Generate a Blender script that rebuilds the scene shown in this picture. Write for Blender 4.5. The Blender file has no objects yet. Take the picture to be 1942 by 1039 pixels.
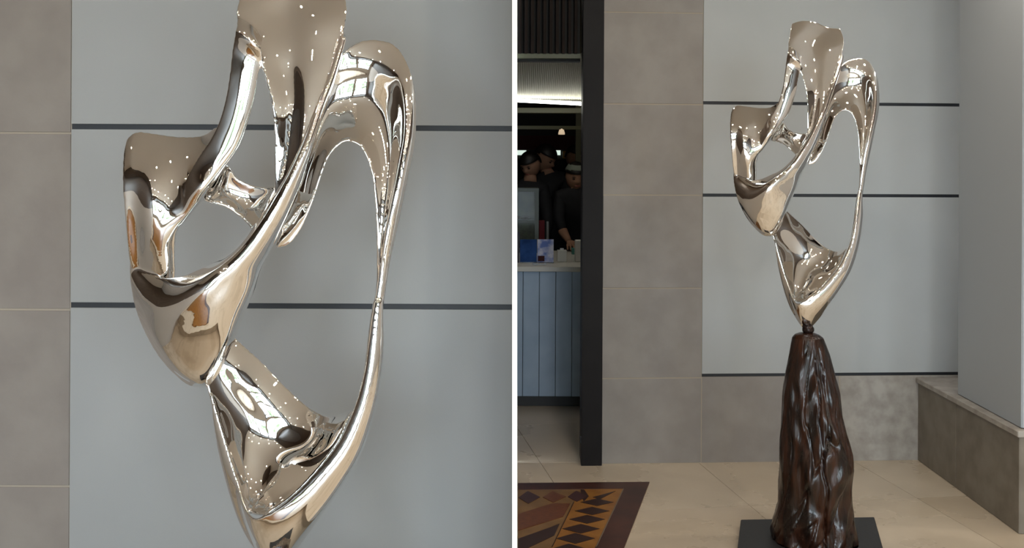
import bpy, bmesh, math, random
import numpy as np
from mathutils import Vector, Matrix, noise

# ------------------------------------------------------------------ camera, world, light, exposure
random.seed(7)
C = bpy.context.scene.collection
SC = bpy.context.scene
F = 2050.0; PX = 971.0; PY = 310.0; ROLL = 0.005; CAMZ = 1.635
cam_d = bpy.data.cameras.new('camera'); cam = bpy.data.objects.new('camera', cam_d); C.objects.link(cam)
cam_d.sensor_fit = 'HORIZONTAL'; cam_d.sensor_width = 36.0; cam_d.lens = 36.0*F/1942.0
cam_d.shift_x = 0.0; cam_d.shift_y = -(519.5-PY)/1942.0
cam_d.clip_start = 0.05; cam_d.clip_end = 200
cr, sr = math.cos(ROLL), math.sin(ROLL)
cam.matrix_world = Matrix(((cr, -sr, 0, 0), (0, 0, -1, 0), (sr, cr, 0, CAMZ), (0, 0, 0, 1)))
SC.camera = cam
SC.view_settings.view_transform = 'Standard'; SC.view_settings.look = 'None'
SC.view_settings.gamma = 1.0; SC.view_settings.use_curve_mapping = False
SC.view_settings.exposure = 0.0
try:
    SC.cycles.max_bounces = 9; SC.cycles.glossy_bounces = 6; SC.cycles.diffuse_bounces = 4
    SC.cycles.sample_clamp_indirect = 6.0; SC.cycles.caustics_reflective = False
except Exception: pass
world = bpy.data.worlds.new('world'); SC.world = world; world.use_nodes = True
wn = world.node_tree.nodes; wn.clear()
wo = wn.new('ShaderNodeOutputWorld'); wb = wn.new('ShaderNodeBackground')
wb.inputs['Color'].default_value = (0.75, 0.88, 1.0, 1); wb.inputs['Strength'].default_value = 15.5
world.node_tree.links.new(wb.outputs[0], wo.inputs[0])

def area(name, loc, rot, sx, sy, power, col, portal=False, shape='RECTANGLE'):
    d = bpy.data.lights.new(name, 'AREA'); d.shape = shape; d.size = sx
    if shape in ('RECTANGLE', 'ELLIPSE'): d.size_y = sy
    d.energy = power; d.color = col
    if portal: d.cycles.is_portal = True
    o = bpy.data.objects.new(name, d); C.objects.link(o); o.location = loc; o.rotation_euler = rot
    return o
# room plan
RX0, RX1, RY0, CEIL = -3.6, 4.6, -4.6, 3.15
WIN = [(-3.2, -1.45), (-1.25, 0.5), (0.7, 2.45), (2.65, 4.2)]          # window bays in the wall behind the camera
for i, (a, b) in enumerate(WIN):
    area('window_portal', ((a+b)/2, RY0-0.02, 1.65), (math.radians(90), 0, 0), b-a, 2.5, 1, (1, 1, 1), portal=True)
DOWN_W = 4.4       # watts of one ceiling downlight
DOWN_COL = (1.0, 0.90, 0.76)

def ray(x, y):
    dx = (x-PX) - ROLL*(PY-y); dz = (PY-y) + ROLL*(x-PX)
    return dx/F, dz/F
def P(x, y, D):
    a, b = ray(x, y); return Vector((a*D, D, CAMZ+b*D))
def PZ(x, y, z=0.0):
    a, b = ray(x, y); D = (z-CAMZ)/b; return Vector((a*D, D, z))

# ------------------------------------------------------------------ materials
def mat(name, col, rough=0.6, metal=0.0, spec=0.5, emit=None, estr=0.0, var=None, vscale=5.0, bump=0.0, bscale=60.0,
        coat=0.0, stretch=(1, 1, 1), rvar=0.0, detail=5.0, trans=0.0, lo=0.35, hi=0.65):
    m = bpy.data.materials.new(name); m.use_nodes = True
    nt = m.node_tree; b = nt.nodes['Principled BSDF']; L = nt.links
    b.inputs['Base Color'].default_value = (*col, 1); b.inputs['Roughness'].default_value = rough
    b.inputs['Metallic'].default_value = metal; b.inputs['Specular IOR Level'].default_value = spec
    b.inputs['Coat Weight'].default_value = coat; b.inputs['Coat Roughness'].default_value = 0.08
    b.inputs['Transmission Weight'].default_value = trans
    if emit: b.inputs['Emission Color'].default_value = (*emit, 1); b.inputs['Emission Strength'].default_value = estr
    tc = nt.nodes.new('ShaderNodeTexCoord'); mp = nt.nodes.new('ShaderNodeMapping')
    mp.inputs['Scale'].default_value = stretch; L.new(tc.outputs['Object'], mp.inputs['Vector'])
    if var:
        n = nt.nodes.new('ShaderNodeTexNoise'); n.inputs['Scale'].default_value = vscale; n.inputs['Detail'].default_value = detail
        L.new(mp.outputs[0], n.inputs['Vector'])
        r = nt.nodes.new('ShaderNodeValToRGB')
        r.color_ramp.elements[0].position = lo; r.color_ramp.elements[1].position = hi
        r.color_ramp.elements[0].color = (*col, 1); r.color_ramp.elements[1].color = (*var, 1)
        L.new(n.outputs['Fac'], r.inputs['Fac']); L.new(r.outputs['Color'], b.inputs['Base Color'])
        if rvar:
            q = nt.nodes.new('ShaderNodeMapRange'); q.inputs['To Min'].default_value = rough; q.inputs['To Max'].default_value = rough+rvar
            L.new(n.outputs['Fac'], q.inputs['Value']); L.new(q.outputs[0], b.inputs['Roughness'])
    if bump:
        n2 = nt.nodes.new('ShaderNodeTexNoise'); n2.inputs['Scale'].default_value = bscale; n2.inputs['Detail'].default_value = 4
        L.new(mp.outputs[0], n2.inputs['Vector'])
        bp = nt.nodes.new('ShaderNodeBump'); bp.inputs['Strength'].default_value = bump; bp.inputs['Distance'].default_value = 0.004
        L.new(n2.outputs['Fac'], bp.inputs['Height']); L.new(bp.outputs[0], b.inputs['Normal'])
    return m
M = {}
M['steel'] = mat('mirror_metal', (0.93, 0.91, 0.885), 0.012, 1.0)
M['panel'] = mat('grey_panel', (0.30, 0.305, 0.305), 0.55, var=(0.32, 0.325, 0.325), vscale=2.0, bump=0.05, bscale=400)
M['panel_r'] = mat('grey_panel_brightened', (0.40, 0.415, 0.42), 0.55, var=(0.43, 0.445, 0.45), vscale=2.0, bump=0.05, bscale=400)  # same grey panel, the right bay's brighter light put into its colour
M['joint'] = mat('black_joint', (0.008, 0.009, 0.013), 0.5)
M['stone'] = mat('limestone', (0.215, 0.185, 0.165), 0.6, var=(0.25, 0.22, 0.195), vscale=7, bump=0.06, bscale=90)
M['stone_b'] = mat('mottled_limestone', (0.29, 0.26, 0.23), 0.55, var=(0.40, 0.37, 0.335), vscale=14, bump=0.06, bscale=90)
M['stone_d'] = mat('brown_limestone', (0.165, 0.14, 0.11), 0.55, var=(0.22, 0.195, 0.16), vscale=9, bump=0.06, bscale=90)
M['stone_r'] = mat('pale_limestone', (0.245, 0.22, 0.205), 0.6, var=(0.285, 0.26, 0.24), vscale=7, bump=0.06, bscale=90)
M['grout'] = mat('grout', (0.36, 0.31, 0.25), 0.8)
M['white'] = mat('white_paint', (0.93, 0.93, 0.93), 0.5)
M['pillar'] = mat('pale_grey_pillar', (0.40, 0.43, 0.46), 0.5, bump=0.04, bscale=300)
M['floor'] = mat('cream_marble', (0.47, 0.385, 0.285), 0.22, var=(0.62, 0.52, 0.405), vscale=2.2, rvar=0.12, spec=0.4, lo=0.2, hi=0.8)
M['floor2'] = mat('cream_marble_pale', (0.52, 0.435, 0.33), 0.22, var=(0.64, 0.545, 0.43), vscale=2.6, rvar=0.12, spec=0.4, lo=0.2, hi=0.8)
M['fgrout'] = mat('floor_grout', (0.42, 0.34, 0.25), 0.6)
M['post'] = mat('dark_bronze_post', (0.010, 0.0085, 0.009), 0.5, spec=0.12, var=(0.014, 0.012, 0.012), vscale=4)
M['ceiling'] = mat('taupe_ceiling', (0.60, 0.55, 0.49), 0.8)
M['darkwood'] = mat('dark_wood_wall', (0.045, 0.028, 0.018), 0.45, var=(0.07, 0.045, 0.028), vscale=5, stretch=(6, 6, 0.6))
M['taupe'] = mat('taupe_wall', (0.40, 0.36, 0.32), 0.7)

# ------------------------------------------------------------------ object helpers
def link(name, me, m, parent=None, smooth=False):
    if isinstance(me, bmesh.types.BMesh):
        bm = me; me = bpy.data.meshes.new(name); bm.normal_update(); bm.to_mesh(me); bm.free()
    o = bpy.data.objects.new(name, me); C.objects.link(o)
    if m is not None: me.materials.clear(); me.materials.append(M[m] if isinstance(m, str) else m)
    if parent is not None: o.parent = parent
    if smooth: me.polygons.foreach_set('use_smooth', [True]*len(me.polygons))
    return o
def tag(o, label=None, cat=None, group=None, kind=None):
    if label: o['label'] = label
    if cat: o['category'] = cat
    if group: o['group'] = group
    if kind: o['kind'] = kind
    return o
def empty(name, loc=(0, 0, 0)):
    o = bpy.data.objects.new(name, None); C.objects.link(o); o.location = loc; o.empty_display_size = 0.1
    bpy.context.view_layer.update() if False else None
    return o
def part(name, bm, m, root, smooth=False, **kw):
    """mesh given in world coordinates, made a child of root (which sits at root.location, unrotated)"""
    base = Vector(root.location)
    p = root.parent
    while p is not None: base += Vector(p.location); p = p.parent
    if isinstance(bm, bmesh.types.BMesh):
        bmesh.ops.translate(bm, verts=bm.verts, vec=-base)
    o = link(name, bm, m, root, smooth); tag(o, **kw); return o
def prism(bm, pts_a, pts_b):
    va = [bm.verts.new(p) for p in pts_a]; vb = [bm.verts.new(p) for p in pts_b]
    n = len(va)
    fs = [bm.faces.new(va), bm.faces.new(vb[::-1])]
    for i in range(n): fs.append(bm.faces.new((va[i], vb[i], vb[(i+1) % n], va[(i+1) % n])))
    bmesh.ops.recalc_face_normals(bm, faces=fs)
    return fs
def box(bm, a, b):
    x0, y0, z0 = a; x1, y1, z1 = b
    prism(bm, [(x0, y0, z0), (x1, y0, z0), (x1, y1, z0), (x0, y1, z0)], [(x0, y0, z1), (x1, y0, z1), (x1, y1, z1), (x0, y1, z1)])
    return bm
def boxm(a, b, bev=0.0):
    bm = box(bmesh.new(), a, b)
    if bev: bmesh.ops.bevel(bm, geom=bm.edges[:], offset=bev, segments=2, affect='EDGES', profile=0.5)
    return bm
def cyl(bm, p0, p1, r0, r1=None, n=20):
    r1 = r0 if r1 is None else r1
    p0 = Vector(p0); p1 = Vector(p1); d = (p1-p0).normalized()
    a = d.orthogonal().normalized(); b = d.cross(a)
    ca = [p0+(a*math.cos(2*math.pi*i/n)+b*math.sin(2*math.pi*i/n))*r0 for i in range(n)]
    cb = [p1+(a*math.cos(2*math.pi*i/n)+b*math.sin(2*math.pi*i/n))*r1 for i in range(n)]
    prism(bm, ca, cb); return bm

# ------------------------------------------------------------------ the setting
def struct(name, bm, m, **kw):
    o = link(name, bm, m); o['kind'] = 'structure'; tag(o, **kw); return o
# right-hand back wall plane through two floor points of the photograph
WA = PZ(1142, 880); WB = PZ(1741, 872.5)
wd = (WB-WA); wd.z = 0; wd.normalize(); wnrm = Vector((wd.y, -wd.x, 0))   # towards the camera
def wall_s(x, y=500):
    a, b = ray(x, y)  # intersect the vertical plane
    t = (WA.x*wnrm.x+WA.y*wnrm.y)/(a*wnrm.x+wnrm.y)
    p = Vector((a*t, t, CAMZ+b*t)); return (p-WA).dot(wd), p.z
def wall_box(s0, s1, z0, z1, d0, d1, bev=0.0):
    """slab on the right back wall: s along it, d out of it"""
    bm = bmesh.new()
    q = [WA+wd*s+wnrm*d for s, d in ((s0, d0), (s1, d0), (s1, d1), (s0, d1))]
    prism(bm, [(p.x, p.y, z0) for p in q], [(p.x, p.y, z1) for p in q])
    if bev: bmesh.ops.bevel(bm, geom=bm.edges[:], offset=bev, segments=1, affect='EDGES')
    return bm
S_POST0 = wall_s(1101, 700)[0]; S_POST1 = wall_s(1142, 700)[0]; S_ST = wall_s(1331.5, 450)[0]; S_END = 2.95
wall_back = struct('wall_back', wall_box(S_POST1, S_END, 0, CEIL, -0.20, -0.0015), 'grout', label='limestone and grey panel wall behind the sculpture')
zj = lambda y, x=1332: wall_s(x, y)[1]
Z_SK = zj(714, 1332)                    # top of stone skirting
cols = [(S_POST1, S_ST)]
jz = [0.0, zj(717, 1240), zj(546.5, 1240), zj(370, 1240), zj(197.5, 1240), zj(24, 1240), zj(-150, 1240), CEIL]
for a, b in zip(jz[:-1], jz[1:]):
    part('stone_block', wall_box(S_POST1+0.001, S_ST-0.001, a+0.0028, b-0.0028, -0.02, random.uniform(-0.001, 0.001), 0.0015), 'stone_r', wall_back)
sx = [S_ST, wall_s(1592, 790)[0], wall_s(1741.5, 790)[0]+0.02, S_END]
for k, (a, b) in enumerate(zip(sx[:-1], sx[1:])):
    part('stone_block', wall_box(a+0.003, b-0.003, 0.001, Z_SK-0.002, -0.02, -0.001, 0.0015), 'stone_b' if k else 'stone_r', wall_back)
bands = [(zj(711.5, 1332), zj(370, 1332)), (zj(370, 1332), zj(195, 1332)), (zj(195, 1332), CEIL+0.008)]
JH = 0.0085
for a, b in bands:
    part('wall_panel', wall_box(S_ST+0.002, S_END, a+JH, b-JH, -0.02, 0.004, 0.0012), 'panel_r', wall_back)
for z in (bands[0][0], bands[1][0], bands[2][0]):
    part('joint_strip', wall_box(S_ST+0.002, S_END, z-JH, z+JH, -0.02, -0.0008), 'joint', wall_back)

# right side ledge of stone, cap and pillar
FX = PZ(1932, 1012.5).x; FY = PZ(1932, 1012.5).y; LZ = 0.461
fi = PZ(1741, 872.5)
ledge = struct('trim_1', boxm((FX+0.012, FY+0.012, 0), (4.58, 6.3, LZ-0.03)), 'grout', label='low limestone ledge at the right')
jy = PZ(1814, 925).y
def qprism(q, z0, z1, bev=0.0015):
    bm = bmesh.new(); prism(bm, [(x, y, z0) for x, y in q], [(x, y, z1) for x, y in q])
    bmesh.ops.bevel(bm, geom=bm.edges[:], offset=bev, segments=1, affect='EDGES'); return bm
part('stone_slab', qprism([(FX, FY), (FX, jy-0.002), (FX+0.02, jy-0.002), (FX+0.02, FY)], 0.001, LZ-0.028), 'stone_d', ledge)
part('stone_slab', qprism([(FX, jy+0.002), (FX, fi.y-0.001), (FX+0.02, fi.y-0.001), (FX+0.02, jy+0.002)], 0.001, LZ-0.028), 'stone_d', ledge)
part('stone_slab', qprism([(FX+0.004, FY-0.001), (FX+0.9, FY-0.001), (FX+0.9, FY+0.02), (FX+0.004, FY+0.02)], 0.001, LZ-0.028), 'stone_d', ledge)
jc = jy+0.08
part('cap_stone', qprism([(FX-0.015, FY-0.02), (FX-0.015, jc-0.001), (FX+1.2, jc-0.001), (FX+1.2, FY-0.02)], LZ-0.028, LZ, 0.003), 'stone_b', ledge)
part('cap_stone', qprism([(FX-0.015, jc+0.001), (FX-0.015, fi.y-0.004), (FX+1.2, fi.y+0.02), (FX+1.2, jc+0.001)], LZ-0.028, LZ, 0.003), 'stone_b', ledge)
p0 = PZ(1816, 747.5, LZ); p1 = PZ(1937, 813, LZ)
bm = bmesh.new(); q = [(p1.x, p1.y), (p1.x+0.55, p1.y), (p1.x+0.55, p0.y), (p0.x, p0.y)]
prism(bm, [(x, y, LZ+0.004) for x, y in q], [(x, y, CEIL) for x, y in q])
bmesh.ops.bevel(bm, geom=[e for e in bm.edges if abs(e.verts[0].co.z-e.verts[1].co.z) > 1], offset=0.004, segments=2, affect='EDGES')
pillar = struct('trim_2', bm, 'pillar', label='pale grey clad pillar standing on the stone ledge')

# left bay: nearer wall with stone column and panels
LY = 3.03; LF = -0.17; XE = 0.006
wall_left = struct('wall_left', boxm((RX0, LY+0.0022, LF), (XE, LY+0.2, CEIL)), 'grout', label='grey panel wall behind the large close sculpture')
XS = P(133.5, 520, LY).x
lz = [LF]+[P(60, y, LY).z for y in (1257, 922, 587, 252, -83, -418)]+[CEIL]
xs = [RX0, XS-1.2, XS-0.6, XS]
for a, b in zip(lz[:-1], lz[1:]):
    for xa, xb in zip(xs[:-1], xs[1:]):
        part('stone_block', boxm((xa+0.001, LY+random.uniform(-0.001, 0.001), a+0.0028), (xb-0.001, LY+0.02, b-0.0028), 0.0015), 'stone', wall_left)
lb = [LF, P(550, 580, LY).z, P(550, 242, LY).z, CEIL+JH]
for a, b in zip(lb[:-1], lb[1:]):
    part('wall_panel', boxm((XS+0.002, LY-0.004, a+0.0075), (XE, LY+0.02, b-0.0075), 0.0012), 'panel', wall_left)
for z in lb[1:3]:
    part('joint_strip', boxm((XS+0.002, LY+0.0012, z-0.0075), (XE, LY+0.02, z+0.0075)), 'joint', wall_left)

# the thin white partition between the two bays
bm = bmesh.new()
def px_at(x, D, z):   # world x of image column x at depth D and height z
    v = (z-CAMZ)/D*F; u = (x-PX); 
    # solve  v = (PY-y)+ROLL*u ; dx = u-ROLL*(PY-y)
    return (u - ROLL*(v-ROLL*u))*D/F
D0 = 2.6
za, zb = 0.0, CEIL
a0, a1, b0, b1 = px_at(971.2, D0, za), px_at(981, D0, za), px_at(971.2, D0, zb), px_at(981, D0, zb)
D1, ed_ = D0+0.02, 0.0035
prism(bm, [(a0, D0, za), (a1, D0, za), (a1, D1, za), (a0, D1, za)], [(b0, D0, zb), (b1, D0, zb), (b1, D1, zb), (b0, D1, zb)])
prism(bm, [(a0, D1, za), (a1-ed_, D1, za), (a1-ed_, 5.9, za), (a0, 5.9, za)], [(b0, D1, zb), (b1-ed_, D1, zb), (b1-ed_, 5.9, zb), (b0, 5.9, zb)])
wp = struct('wall_partition', bm, 'white', label='thin partition with white edge between the two bays')
for q0, q1 in ((0, 1.35), (1.353, CEIL)):
    f0, f1 = q0/CEIL, q1/CEIL
    bm = bmesh.new(); c0 = a1+(b1-a1)*f0; c1 = a1+(b1-a1)*f1
    prism(bm, [(c0-ed_, D1, q0), (c0-0.0002, D1, q0), (c0-0.0002, 5.88, q0), (c0-ed_, 5.88, q0)], [(c1-ed_, D1, q1), (c1-0.0002, D1, q1), (c1-0.0002, 5.88, q1), (c1-ed_, 5.88, q1)])
    part('reflection_cladding', bm, 'taupe' if q0 == 0 else 'darkwood', wp)  # unseen cladding added to darken what the right sculpture mirrors

# floors
main = struct('floor', boxm((-0.001, RY0-0.2, -0.4), (RX1, 10.2, -0.006)), 'fgrout', label='cream stone floor')
TS = 0.86
rt = math.radians(9)
def tile(i, j):
    ca, sa = math.cos(rt), math.sin(rt); ox, oy = 0.30, 5.05
    def w(u, v): return (ox+u*ca-v*sa, oy+u*sa+v*ca)
    g = 0.0012
    q = [w(i*TS+g, j*TS+g), w((i+1)*TS-g, j*TS+g), w((i+1)*TS-g, (j+1)*TS-g), w(i*TS+g, (j+1)*TS-g)]
    return q
def clip(q, x0, x1, y0, y1):
    def c(poly, f):
        out = []
        for k in range(len(poly)):
            a, b = poly[k], poly[(k+1) % len(poly)]; fa, fb = f(a), f(b)
            if fa >= 0: out.append(a)
            if fa*fb < 0:
                t = fa/(fa-fb); out.append((a[0]+(b[0]-a[0])*t, a[1]+(b[1]-a[1])*t))
        return out
    for f in (lambda p: p[0]-x0, lambda p: x1-p[0], lambda p: p[1]-y0, lambda p: y1-p[1]):
        q = c(q, f)
        if len(q) < 3: return None
    return q
for i in range(-3, 7):
    for j in range(-13, 7):
        q = clip(tile(i, j), 0.0, RX1, RY0, 10.1)
        if not q: continue
        area_ = abs(sum(q[k][0]*q[(k+1) % len(q)][1]-q[(k+1) % len(q)][0]*q[k][1] for k in range(len(q))))/2
        if area_ < 0.004: continue
        bm = bmesh.new(); prism(bm, [(x, y, -0.02) for x, y in q], [(x, y, 0.0) for x, y in q])
        part('floor_tile', bm, 'floor' if (i*3+j*5+i*j) % 3 else 'floor2', main)
fl2 = struct('floor_left', boxm((RX0, 1.2, -0.4), (-0.001, LY+0.2, LF)), 'floor', label='lower cream floor of the left bay')
fl3 = struct('floor_front', boxm((RX0, RY0-0.2, -0.4), (-0.001, 1.2, 0)), 'floor2', label='cream floor behind the viewpoint')
struct('ceiling', boxm((RX0-0.2, RY0-0.2, CEIL), (RX1+0.2, 6.4, CEIL+0.2)), 'ceiling', label='taupe ceiling with recessed downlights')
struct('ceiling_trim', boxm((RX0+0.01, RY0+0.01, CEIL-0.16), (RX1-0.01, RY0+1.5, CEIL-0.001)), 'darkwood', label='added dark bulkhead above the windows')  # unseen bulkhead, added to streak the mirror reflections with dark
struct('ceiling_border', boxm((RX0+0.01, RY0+1.51, CEIL-0.10), (RX0+1.1, 1.0, CEIL-0.001)), 'darkwood', label='added dark bulkhead along the left')  # also unseen, added for dark bands in the mirrored ceiling
struct('wall_side_upper', boxm((RX0-0.2, RY0-0.2, 1.35), (RX0, LY+0.2, CEIL)), 'darkwood', label='dark wood upper wall on the far left')
struct('wall_side', boxm((RX0-0.2, RY0-0.2, -0.4), (RX0, LY+0.2, 1.349)), 'taupe', label='taupe lower wall on the far left')
struct('wall_right_upper', boxm((RX1, RY0-0.2, 1.8), (RX1+0.2, 6.4, CEIL)), 'darkwood', label='dark wood upper wall on the right')
struct('wall_right', boxm((RX1, RY0-0.2, -0.4), (RX1+0.2, 6.4, 1.799)), 'taupe', label='taupe wall on the right')
# wall behind the camera with window openings
wb_ = bmesh.new()
y0, y1 = RY0-0.2, RY0
box(wb_, (RX0, y0, 0), (RX1, y1, 0.4)); box(wb_, (RX0, y0, 2.9), (RX1, y1, CEIL))
ed = [RX0]+[v for w in WIN for v in w]+[RX1]
for k in range(0, len(ed), 2): box(wb_, (ed[k], y0, 0.4), (ed[k+1], y1, 2.9))
struct('wall_front', wb_, 'taupe', label='window wall behind the viewpoint')
for i, (a, b) in enumerate(WIN):
    bm = bmesh.new(); t = 0.04
    box(bm, (a, y0+0.05, 0.4), (a+t, y1-0.05, 2.9)); box(bm, (b-t, y0+0.05, 0.4), (b, y1-0.05, 2.9))
    box(bm, (a+t, y0+0.05, 0.4), (b-t, y1-0.05, 0.4+t)); box(bm, (a+t, y0+0.05, 2.9-t), (b-t, y1-0.05, 2.9))
    box(bm, ((a+b)/2-0.02, y0+0.06, 0.4+t), ((a+b)/2+0.02, y1-0.06, 2.9-t)); box(bm, (a+t, y0+0.06, 1.95), ((a+b)/2-0.02, y1-0.06, 1.99))
    box(bm, ((a+b)/2+0.02, y0+0.06, 1.95), (b-t, y1-0.06, 1.99))
    struct('window_%d' % (i+1), bm, 'post')
# ceiling downlights
M['lamp'] = mat('lit_lamp', (1, 1, 1), emit=DOWN_COL, estr=60.0)
M['ring'] = mat('white_ring', (0.7, 0.7, 0.7), 0.4)
lampm = None
for ix, x in enumerate((-2.2, -0.9, 0.5, 1.9, 3.3)):
    for iy, y in enumerate((-2.6, -1.1, 0.4, 1.7, 3.4, 5.0)):
        if x < 0 and y > 2.6: continue
        if y == 5.0: y = 4.7
        e = empty('ceiling_light', (x, y, CEIL))
        tag(e, label='small recessed round ceiling downlight with white ring', cat='ceiling light', group='recessed ceiling downlights')
        if lampm is None:
            b1 = bmesh.new(); bmesh.ops.create_circle(b1, cap_ends=True, radius=0.034, segments=20)
            lampm = bpy.data.meshes.new('lamp_disc')
            for f in b1.faces: f.normal_flip()
            b1.to_mesh(lampm); lampm.materials.append(M['lamp'])
            b2 = bmesh.new(); cyl(b2, (0, 0, -0.012), (0, 0, -0.0005), 0.05, 0.05, 24)
            ringm = bpy.data.meshes.new('lamp_ring'); b2.to_mesh(ringm); ringm.materials.append(M['ring'])
        o = bpy.data.objects.new('trim_ring', ringm); C.objects.link(o); o.parent = e
        o = bpy.data.objects.new('lamp_disc', lampm); C.objects.link(o); o.parent = e; o.location = (0, 0, -0.0135)
        l = area('lamp_light', (x, y, CEIL-0.03), (0, 0, 0), 0.07, 0.07, DOWN_W*(1.75 if (x > 0 and y > 1.5) else 1.0), DOWN_COL, shape='DISK')
# ------------------------------------------------------------------ doorway, dark post and slatted header
_a = WA+wd*(S_POST0+0.002)+wnrm*0.03; _b = WA+wd*(S_POST1-0.003)+wnrm*0.03; _c = WA+wd*(S_POST1-0.003)-wnrm*0.2; _d = WA+wd*(S_POST0+0.022)-wnrm*0.2
_bm = bmesh.new(); prism(_bm, [(v.x, v.y, 0) for v in (_a, _b, _c, _d)], [(v.x, v.y, CEIL) for v in (_a, _b, _c, _d)])
bmesh.ops.bevel(_bm, geom=[e for e in _bm.edges if abs(e.verts[0].co.z-e.verts[1].co.z) > 1], offset=0.003, segments=2, affect='EDGES')
post = struct('trim_3', _bm, 'post', label='dark bronze door post')
part('door_stop', wall_box(S_POST0-0.004, S_POST0+0.012, 0.12, 0.155, 0.0, 0.02, 0.002), 'joint', post)
ZH = P(1040, 102, 5.93).z
M['slat'] = mat('dark_brown_slat', (0.010, 0.007, 0.006), 0.7, spec=0.1, var=(0.016, 0.011, 0.009), vscale=6)
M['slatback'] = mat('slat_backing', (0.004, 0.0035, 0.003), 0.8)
M['olive'] = mat('olive_metal', (0.055, 0.058, 0.028), 0.5)
header = struct('wall_header', boxm((0.014, 5.96, ZH), (P(1101, 50, 5.93).x, 6.08, CEIL)), 'slatback', label='dark slatted panel above the doorway')
for k in range(11):
    x = P(986-11.8+11.8*k+0, 50, 5.93).x
    if x < 0.03: continue
    part('slat', boxm((x-0.0085, 5.92, ZH), (x+0.0085, 5.958, CEIL-0.001), 0.002), 'slat', header)
za, zb = P(1040, 111, 5.95).z, P(1040, 102, 5.95).z
struct('trim_4', boxm((0.014, 5.93, za), (P(1101, 50, 5.93).x, 6.05, zb-0.001)), 'olive', label='olive metal lintel')
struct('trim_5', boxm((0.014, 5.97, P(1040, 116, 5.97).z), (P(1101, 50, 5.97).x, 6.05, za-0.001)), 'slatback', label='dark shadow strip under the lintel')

# ------------------------------------------------------------------ kitchen room
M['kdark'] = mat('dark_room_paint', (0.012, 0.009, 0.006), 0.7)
M['kred'] = mat('dark_red_cloth', (0.045, 0.004, 0.003), 0.8)
M['kitfloor'] = mat('kitchen_floor', (0.20, 0.16, 0.11), 0.3)
KY0, KY1 = 6.12, 11.2
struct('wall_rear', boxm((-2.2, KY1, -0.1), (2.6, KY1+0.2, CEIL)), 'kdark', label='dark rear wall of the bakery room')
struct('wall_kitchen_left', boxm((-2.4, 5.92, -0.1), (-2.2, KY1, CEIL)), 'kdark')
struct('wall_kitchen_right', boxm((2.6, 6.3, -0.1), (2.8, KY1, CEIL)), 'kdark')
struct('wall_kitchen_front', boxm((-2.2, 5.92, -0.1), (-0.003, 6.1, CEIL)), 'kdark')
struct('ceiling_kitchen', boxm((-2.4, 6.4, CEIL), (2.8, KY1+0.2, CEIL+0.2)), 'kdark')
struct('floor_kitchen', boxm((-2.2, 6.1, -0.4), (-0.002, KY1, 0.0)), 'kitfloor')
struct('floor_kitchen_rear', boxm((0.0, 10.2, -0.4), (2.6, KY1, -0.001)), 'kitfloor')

# counter with blue-grey planks
M['plank'] = mat('blue_grey_plank', (0.38, 0.50, 0.66), 0.5, var=(0.44, 0.56, 0.72), vscale=6)
M['plankgap'] = mat('plank_gap', (0.03, 0.04, 0.05), 0.7)
M['ctop'] = mat('pale_counter_top', (0.62, 0.60, 0.54), 0.35)
M['kick'] = mat('dark_kick_board', (0.012, 0.012, 0.013), 0.5)
CY = 7.29; CTZ = P(1040, 505, CY).z; KZ = P(1040, 752, CY).z
ctr = empty('service_counter', (0.3, CY, 0)); tag(ctr, label='white-topped service counter with blue-grey plank front behind the doorway', cat='counter')
part('carcass', boxm((-0.9, CY+0.02, 0.0), (1.5, 8.6, CTZ-0.035)), 'plankgap', ctr)
part('kick_board', boxm((-0.9, CY+0.005, 0.001), (1.5, CY+0.019, KZ)), 'kick', ctr)
pk = P(1022.7, 600, CY).x; pw = 31.0*CY/F
for k in range(-9, 12):
    x = pk+k*pw
    if x < -0.9 or x+pw > 1.5: continue
    part('plank', boxm((x+0.0016, CY, KZ+0.002), (x+pw-0.0016, CY+0.02, CTZ-0.036), 0.002), 'plank', ctr)
part('counter_top', boxm((-0.92, CY-0.03, CTZ-0.034), (1.52, 8.62, CTZ), 0.004), 'ctop', ctr)
CT = CTZ
def pbox(x0, y0, x1, y1, D, dep):       # upright box whose front matches these pixels at depth D
    a = P(x0, y1, D); b = P(x1, y0, D); return (a.x, D, a.z), (b.x, D+dep, b.z)
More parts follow.
